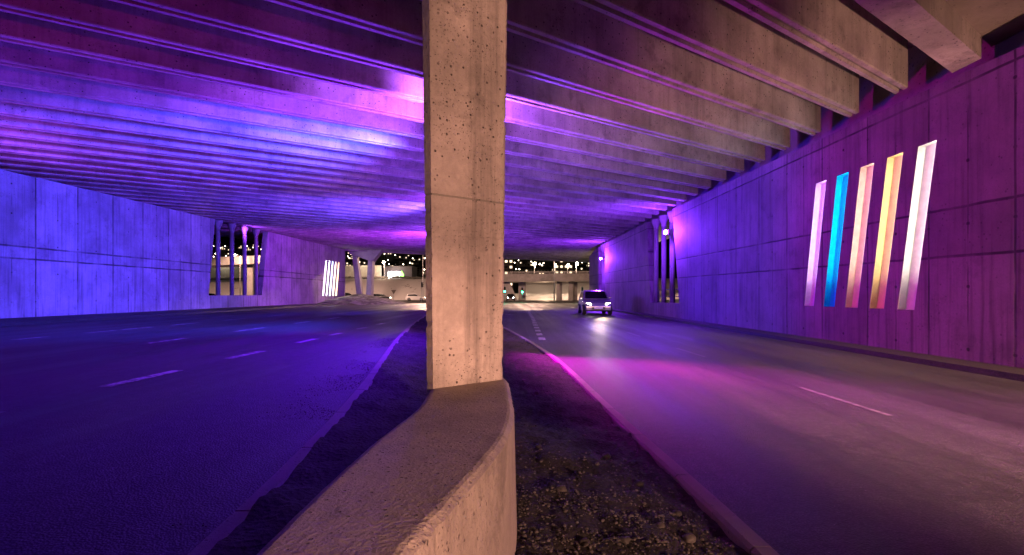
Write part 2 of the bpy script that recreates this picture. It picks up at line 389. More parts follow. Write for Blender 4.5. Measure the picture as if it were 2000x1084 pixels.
# ------------------------------------------------------------------ ground, road, median
def sheet(name, xs, ys, hf, mat, parent=None, smooth=True):
    mb = MB(); n = len(ys)
    mb.add([(x, y, hf(x, y)) for x in xs for y in ys],
           [(i*n+j, (i+1)*n+j, (i+1)*n+j+1, i*n+j+1) for i in range(len(xs)-1) for j in range(n-1)])
    return mb.build(name, mat, parent, smooth, fix=False)
def frange(a, b, n): return [a + (b-a)*i/n for i in range(n+1)]
tag(sheet('ground', [-900,-300,-120,-60,60,120,300,900], [-80,-20,60,130,300,800,3000], lambda x, y: -0.75, M['ground']), kind='structure')
road = tag(sheet('road', frange(LW-0.1, 8.6, 60), frange(-14, 58, 72), gz, M['asphalt']), kind='structure')
tag(sheet('junction_road', frange(-95, 60, 60), [58.0] + frange(60, 122, 20), lambda x, y: gz(x, y) - 0.004, M['asphalt']), kind='structure')

KL = [(-8, -1.16), (0, -1.18), (1.96, -1.26), (3.07, -1.34), (5.4, -1.6), (8, -2.0), (11.6, -2.56), (16, -3.15), (22.7, -3.86), (27, -4.2)]
KR = [(-8, 1.3), (0, 1.28), (2.55, 1.24), (5.28, 1.06), (7.5, 0.98), (9.9, 0.86), (13.8, 0.40), (18.3, -0.30), (22.7, -1.6), (25.5, -3.0), (27, -4.0)]
def smoothpts(pts, x):       # average of a few samples: soft bends
    return sum(interp(pts, x + d) for d in (-1.2, -0.6, 0, 0.6, 1.2))/5
def med_h(x, y):
    l = smoothpts(KL, y); r = smoothpts(KR, y); t = (x - l)/max(0.05, r - l)
    zl = gz(l, y) + 0.07; zr = gz(r, y) + 0.03
    q = Vector((x*1.3, y*1.3, 0))
    return lerp(zl, zr, min(1, max(0, t))) + 0.05*mnoise.noise(q) + 0.03*mnoise.noise(q*4.1) + 0.018*mnoise.noise(q*11) + 0.012*mnoise.noise(q*23)
mb = MB(); ny, nx = 420, 80
ys = [-8 + 35*(i/ny)**1.25 for i in range(ny+1)]
vs = []
for y in ys:
    l = smoothpts(KL, y) + 0.05; r = smoothpts(KR, y) - 0.05
    for j in range(nx+1):
        x = lerp(l, r, j/nx); vs.append((x, y, med_h(x, y)))
mb.add(vs, [(i*(nx+1)+j, i*(nx+1)+j+1, (i+1)*(nx+1)+j+1, (i+1)*(nx+1)+j) for i in range(ny) for j in range(nx)])
tag(mb.build('median_soil', M['soil'], smooth=True, fix=False), kind='structure')

def kerb(pts, side, name):
    # separate kerb stones laid end to end, one mesh, with a hairline joint between them
    mb = MB(); w = 0.12; y = -7.5
    while y < 26.6:
        L = 1.0; a, b = y + 0.006, min(27, y + L) - 0.006; n = 4
        rings = []
        for i in range(n+1):
            q = lerp(a, b, i/n); xk = smoothpts(pts, q); g = gz(xk, q)
            x0, x1 = (xk - w/2, xk + w/2)
            zt = g + 0.065
            c = 0.018
            rings.append([(x0, q, g-0.2), (x1, q, g-0.2), (x1, q, zt-c), (x1-c, q, zt), (x0+c, q, zt), (x0, q, zt-c)])
        mb.loft(rings); y += L
    return tag(mb.build(name, M['kerb']), kind='structure')
kerb(KR, 1, 'kerb_right'); kerb(KL, -1, 'kerb_left')

# pavement strip and gutter at the foot of the left wall, narrow one at the right
mb = MB(); n = 40; vs = []
for i in range(n+1):
    y = lerp(-12, 57, i/n); e = -16.3 - 0.010*(y-19); g = gz(-18, y)
    vs += [(LW-0.02, y, g+0.13), (e, y, g+0.10), (e+0.03, y, g-0.1)]
mb.add(vs, [(i*3+j, i*3+j+1, i*3+j+4, i*3+j+3) for i in range(n) for j in range(2)])
tag(mb.build('pavement_left', M['pavement'], fix=False), kind='structure')
mb = MB(); vs = []
for i in range(n+1):
    y = lerp(-12, 53.5, i/n); g = gz(8, y)
    vs += [(7.55, y, g-0.1), (7.58, y, g+0.10), (RW+0.02, y, g+0.12)]
mb.add(vs, [(i*3+j, i*3+j+1, i*3+j+4, i*3+j+3) for i in range(n) for j in range(2)])
tag(mb.build('pavement_right', M['pavement'], fix=False), kind='structure')

# painted dashes, each a part of the road
def dash(x0, y0, x1, y1, w, mat='paint'):
    mb = MB(); d = Vector((x1-x0, y1-y0)); L = d.length; d /= L; nrm = Vector((-d.y, d.x))*w/2; n = 6; vs = []
    for i in range(n+1):
        c = Vector((lerp(x0, x1, i/n), lerp(y0, y1, i/n)))
        for s in (-1, 1):
            p = c + nrm*s; vs.append((p.x, p.y, gz(p.x, p.y) + 0.006))
    mb.add(vs, [(2*i, 2*i+1, 2*i+3, 2*i+2) for i in range(n)])
    mb.build('lane_marking', M[mat], road, fix=False)
HL = 1.04
for x, v0s in ((-4.55, [(182,150),(127,112),(96,88),(81,77),(69,66),(60,57.5)]),
               (-7.62, [(97,87),(74,66),(58,54),(49,46)]),
               (-11.25, [(90,84),(77,71.5),(70.5,65),(61.5,56.5),(52,48),(44,41)])):
    for a, b in v0s:
        dash(x, HL*1000/a, x + (0.03 if x > -5 else 0), HL*1000/b, 0.15)
dash(-4.5, 4.05, -4.52, 4.5, 0.15)
for yy in [14.4 + 1.62*i for i in range(15)]:
    cx = interp([(14,0.86),(16.2,0.87),(28,1.12),(36,1.2),(42,1.45)], yy); c2 = interp([(14,0.86),(16.2,0.87),(28,1.12),(36,1.2),(42,1.45)], yy+0.8)
    dash(cx, yy, c2, yy+0.8, 0.19)
for a, b in ((5.45, 7.1), (10.5, 12.2), (15.6, 17.2), (20.4, 22.0), (26, 27.6), (32, 33.6)):
    dash(4.06 - 0.012*a, b, 4.06 - 0.012*a + 0.03, a, 0.065, 'wornpaint')
dash(-0.55, 31.0, 0.08, 30.8, 0.4)

# ------------------------------------------------------------------ abutment walls
def wall(name, X, th, outer, holes, mat, sign):
    # outline in (y, z) with through holes, thickness th away from the road (sign: +1 towards +x)
    loops = [[Vector((p[0], p[1], 0)) for p in L] for L in [outer] + holes]
    tris = tessellate_polygon(loops); pts = [p for L in loops for p in L]; n = len(pts)
    mb = MB()
    mb.add([(X, p.x, p.y) for p in pts] + [(X + sign*th, p.x, p.y) for p in pts],
           [tuple(t) for t in tris] + [tuple(i+n for i in t[::-1]) for t in tris])
    b = 0
    fs = []
    for L in loops:
        m = len(L)
        for i in range(m): fs.append((b+i, b+(i+1) % m, b+(i+1) % m+n, b+i+n))
        b += m
    mb.f += fs; mb.m += [0]*len(fs)
    o = mb.build(name, mat)
    bm = bmesh.new(); bm.from_mesh(o.data); bmesh.ops.remove_doubles(bm, verts=bm.verts, dist=1e-4)
    bmesh.ops.recalc_face_normals(bm, faces=bm.faces); bm.to_mesh(o.data); bm.free()
    return o
def edge(f, a, b, n=10): return [(y, f(y)) for y in frange(a, b, n)]
# left wall: one opening that runs up to its top
slotL = [dict(y0=51.0+0.94*i, z0=1.10, z1=4.75, w=0.44, sl=0.9) for i in range(5)]
slotR = [dict(y0=y, z0=0.97, z1=4.24, w=0.45, sl=-0.55) for y in (13.74, 12.86, 12.0, 11.15, 10.31)]
def slot_poly(d, g=0.0):
    y, w, s = d['y0'], d['w'], d['sl']
    return [(y+g, d['z0']+g), (y+w-g, d['z0']+g), (y+w+s-g, d['z1']-g), (y+s+g, d['z1']-g)]
outer = [(-12, -0.6), (58.0, -0.6)] + edge(ltop, 58.0, 39.7) + [(38.7, 1.2), (31.9, 1.2)] + edge(ltop, 32.6, -12)
lw = wall('left_wall', LW, 0.42, outer, [slot_poly(d) for d in slotL], M['left_wall'], -1)
tag(lw, 'long board marked concrete wall on the left of the road with one tall slanted opening', 'wall')
outer = [(-9, -0.6), (53.6, -0.6)] + edge(rtop, 53.6, 47.9, 8) + [(47.8, 0.8), (44.4, 0.8)] + edge(rtop, 44.8, 30.8) + [(29.9, 0.8), (24.8, 0.83)] + edge(rtop, 25.9, -9)
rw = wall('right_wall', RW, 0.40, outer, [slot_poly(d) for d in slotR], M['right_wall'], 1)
tag(rw, 'concrete wall on the right of the road with five slanted coloured light slots', 'wall')

# ------------------------------------------------------------------ light slots
def slot(d, X, sign, depth, col, power, label, emit_frac=0.8):
    name = 'light_slot'
    root = thing(name, (X, d['y0'], d['z0']))
    inv = Vector((X, d['y0'], d['z0']))
    P = slot_poly(d, 0.004)
    def W3(p, dx): return tuple(Vector((X + sign*dx, p[0], p[1])) - inv)
    lin = simple('slot_lining', col, 0.55, vary=0.12, vscale=6.0)
    mb = MB(); vs = [W3(p, 0.001) for p in P] + [W3(p, depth) for p in P]
    mb.add(vs, [(i, (i+1) % 4, (i+1) % 4+4, i+4) for i in range(4)])
    mb.build('lining', lin, root)
    mb = MB(); mb.add([W3(p, depth - 0.002) for p in slot_poly(d, 0.006)], [(0,1,2,3)])
    mb.build('back_panel', lin, root)
    # LED strip running up the near reveal, from the top down to a little above the foot
    a = 1 - emit_frac
    def on(t, off): # point along near edge
        p0, p3 = P[0], P[3]
        return (lerp(p0[0], p3[0], t) + off, lerp(p0[1], p3[1], t))
    led = simple('led_glow', col, 0.4, emit=tuple(lerp(q, 1.0, 0.45) if q > 0.05 else 0.12 for q in col), power=power)
    mb = MB()
    lo, hi = on(a, 0.002), on(0.985, 0.002)
    q = [W3((p[0] + dy, p[1]), dx) for p in (lo, hi) for dy, dx in ((0, 0.03), (0.006, 0.03), (0.006, depth*0.6), (0, depth*0.6))]
    mb.hexa(q); mb.build('led_strip', led, root)
    return tag(root, label, 'light', 'slanted light slots in the %s wall' % ('right' if sign > 0 else 'left'))
colsR = [((0.85,0.60,0.90), 'lilac light slot, farthest from the camera of the five in the right wall'),
         ((0.0,0.60,0.85), 'bright cyan blue light slot in the right concrete wall'),
         ((0.86,0.60,0.49), 'salmon pink light slot in the middle of the five on the right wall'),
         ((0.95,0.74,0.38), 'yellow light slot in the right concrete wall'),
         ((0.92,0.84,0.74), 'cream white light slot with worn edges, nearest of the five on the right wall')]
for d, (c, lab) in zip(slotR, colsR): slot(d, RW, 1, 0.15, c, 24, lab)
colsL = [((0.95,0.85,0.95), 'glowing white light slot nearest the camera at the far end of the left wall'),
         ((0.93,0.92,0.95), 'second glowing slot from the near side at the far end of the left wall'),
         ((0.75,0.87,1.0), 'pale blue glowing slot, middle of the five at the far end of the left wall'),
         ((1.0,0.90,0.75), 'fourth glowing slot, cream toned, at the far end of the left wall'),
         ((1.0,0.80,0.50), 'warm glowing slot farthest along the left wall, next to its end')]
for d, (c, lab) in zip(slotL, colsL): slot(d, LW, -1, 0.3, c, 17, lab, 1.0)

# ------------------------------------------------------------------ the bridge overhead
bridge = thing('road_bridge', (0, 30, 5.5))
BO = Vector((0, 30, 5.5))
tag(bridge, 'wide concrete bridge overhead with rows of skewed girders spanning both roads', 'bridge')
def bbuild(mb, name, mats):
    mb.v = [tuple(Vector(p) - BO) for p in mb.v]
    return mb.build(name, mats, bridge)
GW = 0.37; GD = 1.15
def girder(yr, xr, xl=-25.0):
    k = kdir(yr); mb = MB()
    prof = [(0.0, 0.02), (0.02, 0.0), (0.125, 0.0), (0.14, 0.06), (0.235, 0.06), (0.25, 0.0), (0.35, 0.0), (0.37, 0.02), (0.37, GD), (0.0, GD)]
    rings = []
    for x in frange(xl, xr, 8):
        y = yr + k*(x - RW); rings.append([(x, y + a, gb(x, y) + b) for a, b in prof])
    n = len(prof)
    for i in range(len(rings)-1):
        for j in range(n):
            q = (j+1) % n
            mb.add([rings[i][j], rings[i][q], rings[i+1][q], rings[i+1][j]], [(0,1,2,3)], 1 if j == 3 else 0)
    mb.add(rings[0], [tuple(range(n))]); mb.add(rings[-1], [tuple(range(n))[::-1]])
    bm_name = bbuild(mb, 'girder', [M['girder'], M['groove']])
    return bm_name
i = 0; yr = 10.45
YRS = []
while yr < 73.2:
    YRS.append(yr); girder(yr, 8.06 if yr < 54 else 13.5); yr += 1.47
# edge beam nearest the camera, fascia at the far side
def skew_box(y0, y1, xl, xr, b0, b1, name, mat, n=6):
    mb = MB(); rings = []
    k = kdir(y0)
    for x in frange(xl, xr, n):
        ya = y0 + k*(x - RW); yb = y1 + k*(x - RW)
        rings.append([(x, ya, gb(x, ya) + b0), (x, yb, gb(x, ya) + b0), (x, yb, gb(x, ya) + b1), (x, ya, gb(x, ya) + b1)])
    mb.loft(rings); return bbuild(mb, name, mat)
skew_box(8.82, 9.40, -25, 8.06, -0.14, 1.2, 'edge_beam', M['girder'])
skew_box(74.2, 75.2, -25, 15, -0.12, 2.4, 'edge_beam', M['girder'])
# slab on top of the girders
mb = MB(); 
def slabring(x, z0, z1):
    ya = 8.9 + kdir(8.8)*(x - RW); yb = 74.6 + 0.6*(x - RW)
    return [(x, ya, gb(x, ya)+z0), (x, yb, gb(x, yb)+z0), (x, yb, gb(x, yb)+z1), (x, ya, gb(x, ya)+z1)]
mb.loft([slabring(x, 1.13, 1.45) for x in frange(-25.2, 16, 6)]); bbuild(mb, 'deck_slab', M['slab'])
# cantilever slab on the camera's side
mb = MB(); rings = []
for x in frange(-25, 16, 6):
    ya = 8.85 + kdir(8.8)*(x - RW)
    rings.append([(x, min(ya - 3, -9), gb(x, ya)+0.34), (x, ya, gb(x, ya)+0.26), (x, ya, gb(x, ya)+0.6), (x, min(ya - 3, -9), gb(x, ya)+0.6)])
mb.loft(rings); bbuild(mb, 'cantilever_slab', M['slab'])
# cross beam over the columns behind the right wall
mb = MB(); rings = []
for y in frange(6.5, 53, 10):
    rings.append([(8.62, y, gb(8.6, y)-0.02), (9.3, y, gb(9.3, y)-0.02), (9.3, y, gb(9.3, y)+1.12), (8.62, y, gb(8.62, y)+1.12)])
mb.loft(rings); bbuild(mb, 'cross_beam', M['slab'])

# ------------------------------------------------------------------ slender columns in the openings
def slender(x, y, z0, z1, label, group):
    r = thing('slender_column', (x, y, z0)); h = z1 - z0
    MB().lathe([(0.135, 0), (0.135, h-0.62)], n=20).build('shaft', M['plain'], r, True)
    MB().lathe([(0.136, h-0.62), (0.15, h-0.48), (0.19, h-0.34), (0.25, h-0.22), (0.27, h-0.10), (0.27, h)], n=20).build('capital', M['plain'], r, True)
    return tag(r, label, 'column', group)
for y, nm in zip((33.3, 34.95, 36.6, 38.25), ('first from the left of', 'second from the left of', 'third from the left of', 'rightmost of')):
    slender(-19.12, y, 1.2, gb(-19.1, y), 'slender round concrete column, %s four in the left wall opening' % nm, 'slender columns in the left wall opening')
for y, nm in zip((26.9, 28.4, 29.9), ('rightmost', 'middle', 'leftmost')):
    slender(8.42, y, 0.8, gb(8.4, y)-0.03, 'slender round column, %s of three in the nearer right wall opening' % nm, 'slender columns in the nearer right opening')
for y, nm in zip((45.2, 46.3, 47.3), ('rightmost', 'middle', 'leftmost')):
    slender(8.42, y, 0.8, gb(8.4, y)-0.03, 'slender round column, %s of three in the farther right wall opening' % nm, 'slender columns in the farther right opening')

# ------------------------------------------------------------------ floodlights
def floodlight(loc, aim, label, cat='floodlight', arm=None):
    r = thing('floodlight', loc)
    d = (Vector(aim) - Vector(loc)).normalized(); q = d.to_track_quat('-Y', 'Z').to_matrix().to_4x4()
    def part(mb, name, mat):
        o = mb.build(name, mat, r); o.data.transform(q); return o
    bevel(part(MB().box(-0.17, 0.17, 0.0, 0.14, -0.13, 0.13), 'housing', M['darkmetal']), 0.015)
    part(MB().lathe([(0.10, -0.008), (0.105, -0.003), (0.105, 0.0)], n=20), 'lens', M['floodlens']).data.transform(q @ Matrix.Rotation(R(90), 4, 'X') @ q.inverted())
    if arm is not None:
        a = Vector(arm) - Vector(loc); back = -d*0.12
        MB().tube(back, a, 0.025).build('bracket', M['steel'], r)
    return tag(r, label, cat)
floodlight((7.72, 25.75, 4.40), (1.0, 20.0, 4.6), 'lit violet floodlight in the nearer opening of the right wall', arm=(8.3, 26.75, 4.3))
floodlight((7.72, 44.55, 4.37), (1.0, 36.0, 4.6), 'small lit violet floodlight in the farther opening of the right wall', arm=(8.3, 45.1, 4.3))
point('lamp_right_near', (7.40, 25.45, 4.42), (0.18, 0.025, 1.0), 1300, 0.12)
point('lamp_right_far', (7.40, 44.15, 4.40), (0.22, 0.03, 1.0), 1900, 0.12)

# ------------------------------------------------------------------ median columns and barrier
def median_column(loc, poly, z1, label):
    # blunt column that widens slowly towards the top; poly is its plan at the foot, around loc
    r = thing('median_column', loc); h = z1 - loc[2]
    def ring(z, k=1.0):
        t = z/h; c = sum((Vector(p) for p in poly), Vector((0, 0)))/len(poly)
        return [((c.x + (p[0]-c.x)*k*(1 + 0.25*t)), c.y + (p[1]-c.y)*k*(1 + 0.06*t), z) for p in poly]
    def rough(z):
        out = []
        for i, p in enumerate(ring(z)):
            q = Vector((p[0]*7 + i*3.1, p[1]*7, (z + loc[2])*9)); chip = max(0, mnoise.noise(q*1.7) - 0.32)*0.035
            e = 0.0025*mnoise.noise(q*2.3) - chip
            d = Vector((p[0], p[1])).normalized()*e
            out.append((p[0] + d.x, p[1] + d.y, z))
        return out
    j = 1.213
    nz = 70 if loc[1] < 8 else 3
    MB().loft([rough(z) for z in frange(0, j-0.008, nz)]).build('lower_shaft', M['column'], r)
    MB().loft([rough(z) for z in frange(j+0.004, h, nz*2)]).build('upper_shaft', M['column'], r)
    MB().loft([ring(j-0.008, 0.985), ring(j+0.004, 0.985)], cap=False).build('pour_joint', M['groove'], r)
    return tag(r, label, 'column')
DD = 0.575                                   # camera height above the barrier top
P0 = [(-0.908, 5.47), (-0.832, 5.40), (-0.125, 5.965), (-0.112, 6.02), (-0.19, 6.75), (-0.25, 6.80), (-0.86, 6.45), (-0.908, 6.38)]
cx0, cy0 = -0.5*DD, 6.0*DD
median_column((cx0, cy0, 0.695), [(p[0]*DD - cx0, p[1]*DD - cy0) for p in P0], 5.62, 'massive concrete column standing on the curved barrier in front of the camera')
for (x, y), nm in zip(((-1.10, 12.1), (-2.2, 24.2), (-3.2, 35.8), (-4.2, 47.8)), ('second', 'third', 'fourth', 'farthest')):
    median_column((x, y, gz(x, y)-0.1), [(-0.31,-0.25),(-0.25,-0.31),(0.25,-0.31),(0.31,-0.25),(0.31,0.25),(0.25,0.31),(-0.25,0.31),(-0.31,0.25)], gb(x, y), '%s concrete column in the row behind the massive front column' % nm)
for (x, y, z, c, w), nm in zip(FLOODS, ('second', 'third', 'fourth', 'farthest')):
    floodlight((x, y+0.0, z), (x, y-3, z+1.0), 'violet floodlight on the near face of the %s median column' % nm, arm=(x-0.05, y+0.45, z))
    spot('ceil_median', (x, y-0.28, z+0.02), (x-0.6, y+6, z+1.6), c, w, 168, 0.3, 0.12)

# curved barrier: plan outline from the column towards the camera
RT = [(5.95,-0.05),(5.6,-0.03),(5.1,-0.012),(4.75,0.004),(4.42,0.013),(4.1,0.004),(3.76,-0.019),(3.45,-0.07),(3.16,-0.127),(2.85,-0.195),(2.59,-0.26),(2.25,-0.34),(1.96,-0.41),(1.5,-0.50),(0.8,-0.58),(0,-0.62),(-3,-0.62)]
LT = [(7.2,-0.87),(5.6,-0.868),(5.24,-0.86),(4.9,-0.845),(4.63,-0.835),(4.3,-0.85),(3.9,-0.90),(3.5,-0.945),(3.2,-0.965),(2.8,-0.99),(2.49,-1.0),(1.96,-1.01),(1.3,-1.02),(0,-1.04),(-3,-1.04)]
ts = frange(0, 1, 170); rings = []
for t in ts:
    y = lerp(7.15, -3, t**0.8)
    xr = sum(interp(RT[::-1], y+d) for d in (-.12, 0, .12))/3 if y < 5.95 else lerp(-0.05, -0.25, (y-5.95)/1.2)
    xl = sum(interp(LT[::-1], y+d) for d in (-.12, 0, .12))/3
    if y > 6.6: s_ = (y-6.6)/0.55; m_ = (xl+xr)/2; xl = lerp(xl, m_, s_*0.55); xr = lerp(xr, m_, s_*0.55)
    X0, X1, Yw, zt = xl*DD, xr*DD, y*DD, CAM_Z - DD
    w1 = mnoise.noise(Vector((Yw*9, 1.7, 0)))*0.004 - max(0, mnoise.noise(Vector((Yw*14, 5.2, 0))) - 0.3)*0.03
    w2 = mnoise.noise(Vector((Yw*9, 8.3, 0)))*0.004
    X1 += w1*0.7; X0 += w2*0.7
    rings.append([(X0-0.04, Yw, -0.35), (X1+0.03, Yw, -0.35), (X1+0.004, Yw, zt-0.022), (X1-0.016, Yw, zt-0.004), (X1-0.03, Yw, zt), (X0+0.03, Yw, zt), (X0+0.012, Yw, zt-0.005), (X0-0.004, Yw, zt-0.025)])
bar = MB().loft(rings[::-1]).build('concrete_barrier', M['barrier'], None, False)
tag(bar, 'low curved concrete barrier sweeping from the massive column to the bottom of the view', 'barrier')

# ------------------------------------------------------------------ gravel on the median
mb = MB()
def stone(x, y, r, sq=0.6):
    z = med_h(x, y) + r*0.15
    seed = Vector((random.uniform(0, 99), random.uniform(0, 99), 0)); a = random.uniform(0, 6.3); e = random.uniform(0.65, 1.0)
    vs = []
    V, F = (ICO2, ICOF2) if r > 0.012 else (ICO, ICOF)
    for p in V:
        q = Vector(p)*(1 + 0.28*mnoise.noise(Vector(p)*1.3 + seed))
        qx, qy = q.x, q.y*e
        vs.append((x + r*(qx*math.cos(a) - qy*math.sin(a)), y + r*(qx*math.sin(a) + qy*math.cos(a)), z + r*sq*q.z))
    mb.add(vs, F)
bm = bmesh.new(); bmesh.ops.create_icosphere(bm, subdivisions=1, radius=1.0)
bm.verts.ensure_lookup_table(); ICO = [tuple(v.co) for v in bm.verts]; ICOF = [tuple(v.index for v in f.verts) for f in bm.faces]; bm.free()
bm = bmesh.new(); bmesh.ops.create_icosphere(bm, subdivisions=3, radius=1.0)
bm.verts.ensure_lookup_table(); ICO2 = [tuple(v.co) for v in bm.verts]; ICOF2 = [tuple(v.index for v in f.verts) for f in bm.faces]; bm.free()
cnt = 0
while cnt < 15000:
    y = 1.6 + 9.0*random.random()**2.2; x = random.uniform(-0.1, 1.15)
    if x > smoothpts(KR, y) - 0.1: continue
    dens = 1.0 if y < 3.1 else 0.35 if y < 4 else 0.12
    if mnoise.noise(Vector((x*2.2, y*2.2, 3))) < -0.05 and y > 2.6: dens *= 0.35
    if random.random() > dens: continue
    stone(x, y, random.choice((0.0025, 0.003, 0.004, 0.004, 0.005, 0.006, 0.008, 0.010)) * random.uniform(0.8, 1.25)); cnt += 1
for x, y, r in ((0.83, 3.35, 0.032), (0.95, 2.95, 0.03), (0.35, 2.45, 0.025), (0.78, 2.7, 0.028), (0.6, 3.6, 0.02), (0.2, 3.9, 0.03), (0.9, 2.6, 0.035), (0.55, 2.5, 0.03),
                (0.3, 6.2, 0.035), (0.1, 4.9, 0.025), (0.45, 5.4, 0.02), (0.15, 7.0, 0.02), (0.62, 4.4, 0.022), (0.72, 3.9, 0.035), (0.3, 3.1, 0.035)): stone(x, y, r)
for k in range(3500):          # grit washed up against the kerb of the left road
    y = random.uniform(2.4, 12); x = smoothpts(KL, y) - 0.1 - abs(random.gauss(0, 0.22)); g = gz(x, y); r = random.choice((0.003, 0.004, 0.006))
    if mnoise.noise(Vector((x*1.5, y*0.9, 8))) < -0.1: continue
    mb.add([(x + r*p[0], y + r*p[1], g + r*0.3 + r*0.6*p[2]) for p in ICO], ICOF)
tag(mb.build('gravel', M['pebble'], smooth=True), kind='stuff')

# ------------------------------------------------------------------ cars
def car(name, paint, label, loc, rz, lamp=None, estate=True, group=None):
    r = thing(name, loc, rz)            # the car looks along its local +x
    L = 2.1
    low = [(-2.08,0.30),(-2.12,0.62),(-2.05,0.95),(-1.98,1.02),(0.95,0.98),(1.55,0.88),(1.98,0.74),(2.10,0.55),(2.08,0.30),(1.72,0.24),(-1.75,0.24)]
    hw = lambda x: 0.86 - 0.10*sstep(1.3, 2.1, x) - 0.06*sstep(-1.5, -2.1, x)
    mb = MB(); n = len(low)
    for s0, s1, inset in ((-1, 1, 0),):
        rings = []
        for yy, sc in ((-1.0, 0.955), (-0.93, 1.0), (0.93, 1.0), (1.0, 0.955)):
            rings.append([(x*(0.995 if abs(yy) == 1 else 1), yy*hw(x), 0.62 + (z-0.62)*sc) for x, z in low])
        mb.loft(rings)
    bevel(mb.build('body', paint, r, False), 0.05, 3, 25)
    back = -1.95 if estate else -1.45
    cab = [(back, 0.98), (back+0.16, 1.40), (back+0.42, 1.50), (-0.2, 1.53), (0.28, 1.46), (1.02, 0.97)]
    mb = MB(); rings = []
    for yy in (-1, 1):
        rings.append([(x, yy*(0.80 - 0.13*sstep(0.95, 1.5, z)), z) for x, z in cab])
    mb.loft(rings); bevel(mb.build('cabin', paint, r), 0.06, 3, 25)
    # side, front and rear glass set a little proud of the cabin
    for s in (-1, 1):
        g = [(back+0.30, 1.06), (back+0.40, 1.38), (-0.15, 1.43), (0.22, 1.37), (0.78, 1.03)]
        mb = MB(); rings = []
        for e in (-0.01, 0.012):
            rings.append([(x, s*(0.80 - 0.13*sstep(0.95, 1.5, z) + e), z) for x, z in g])
        mb.loft(rings); mb.build('side_window', M['glass'], r)
    mb = MB(); mb.hexa([(0.96,-0.68,1.0),(0.985,-0.68,1.03),(0.985,0.68,1.03),(0.96,0.68,1.0),(0.33,-0.60,1.42),(0.36,-0.60,1.445),(0.36,0.60,1.445),(0.33,0.60,1.42)])
    mb.build('windscreen', M['glass'], r)
    mb = MB(); mb.hexa([(back-0.012,-0.62,1.03),(back+0.02,-0.62,1.03),(back+0.02,0.62,1.03),(back-0.012,0.62,1.03),(back+0.13,-0.58,1.38),(back+0.16,-0.58,1.38),(back+0.16,0.58,1.38),(back+0.13,0.58,1.38)])
    mb.build('rear_window', M['glass'], r)
    for x in (-1.32, 1.32):
        for s in (-1, 1):
            w = MB()
            prof = [(0.20,-0.10),(0.29,-0.105),(0.32,-0.07),(0.325,0),(0.32,0.07),(0.29,0.105),(0.20,0.10)]
            w.loft([[(q*math.cos(2*math.pi*i/20), z, q*math.sin(2*math.pi*i/20)) for i in range(20)] for q, z in prof], cap=True)
            o = w.build('wheel', M['rubber'], r, True); o.location = (x, s*0.80, 0.325)
            h = MB(); h.loft([[(q*math.cos(2*math.pi*i/20), z*s, q*math.sin(2*math.pi*i/20)) for i in range(20)] for q, z in ((0.20,0.085),(0.20,0.112),(0.06,0.118))])
            h.build('rim', M['rim'], o)
    for s in (-1, 1):
        m = M[lamp] if lamp else M['plate']
        b = MB().hexa([(1.93,s*0.46,0.60),(2.06,s*0.46,0.60),(1.98,s*0.74,0.60),(1.86,s*0.74,0.60),(1.93,s*0.46,0.735),(2.035,s*0.46,0.735),(1.955,s*0.74,0.745),(1.86,s*0.74,0.745)])
        b.build('headlight', m, r)
        MB().hexa([(-2.135,s*0.52,0.72),(-2.0,s*0.52,0.72),(-1.95,s*0.80,0.72),(-2.06,s*0.80,0.72),(-2.09,s*0.52,0.92),(-2.0,s*0.52,0.92),(-1.95,s*0.79,0.92),(-2.03,s*0.79,0.92)]).build('taillight', M['tail'], r)
        bevel(MB().box(0.55, 0.72, min(s*0.80,s*0.98), max(s*0.80,s*0.98), 0.98, 1.10).build('mirror', paint, r), 0.03)
    MB().box(2.085, 2.11, -0.40, 0.40, 0.36, 0.52).build('grille', M['black'], r)
    MB().box(2.112, 2.125, -0.26, 0.26, 0.40, 0.49).build('number_plate', M['plate'], r)
    if group: r['group'] = group
    return tag(r, label, 'car')
c1 = car('moving_car', M['silvercar'], 'silver car with lit headlights driving towards the camera beside the right wall', (5.3, 33.0, gz(5.3, 33)), R(-92), 'headlamp')
spot('headlight_beam', (5.3, 30.6, 0.75), (4.6, 22.0, -0.1), (1.0, 0.74, 0.36), 800, 24, 0.8, 0.08)
car('waiting_car', M['darkcar'], 'oncoming car with dazzling headlights below the small green signal by the massive column', (-0.3, 108, gz(-.3, 108)), R(-90), 'headlampfar')
car('white_hatchback', M['whitecar'], 'white hatchback crossing the junction right of the give way sign', (-21.3, 113, gz(-21, 113)), R(4), 'headlamp')
car('dark_estate_car', M['darkcar'], 'dark car with lit headlight left of the give way sign', (-28.6, 112, gz(-28, 112)), R(2), 'headlamp')
car('dark_hatchback', M['darkcar'], 'dark car half hidden behind the earth mound at the end of the left wall', (-36.5, 113, gz(-36, 113)+0.25), R(0), 'headlamp')
car('parked_van_car', M['darkcar'], 'dark car seen through the opening in the left wall', (-63.5, 108, -0.1), R(10))

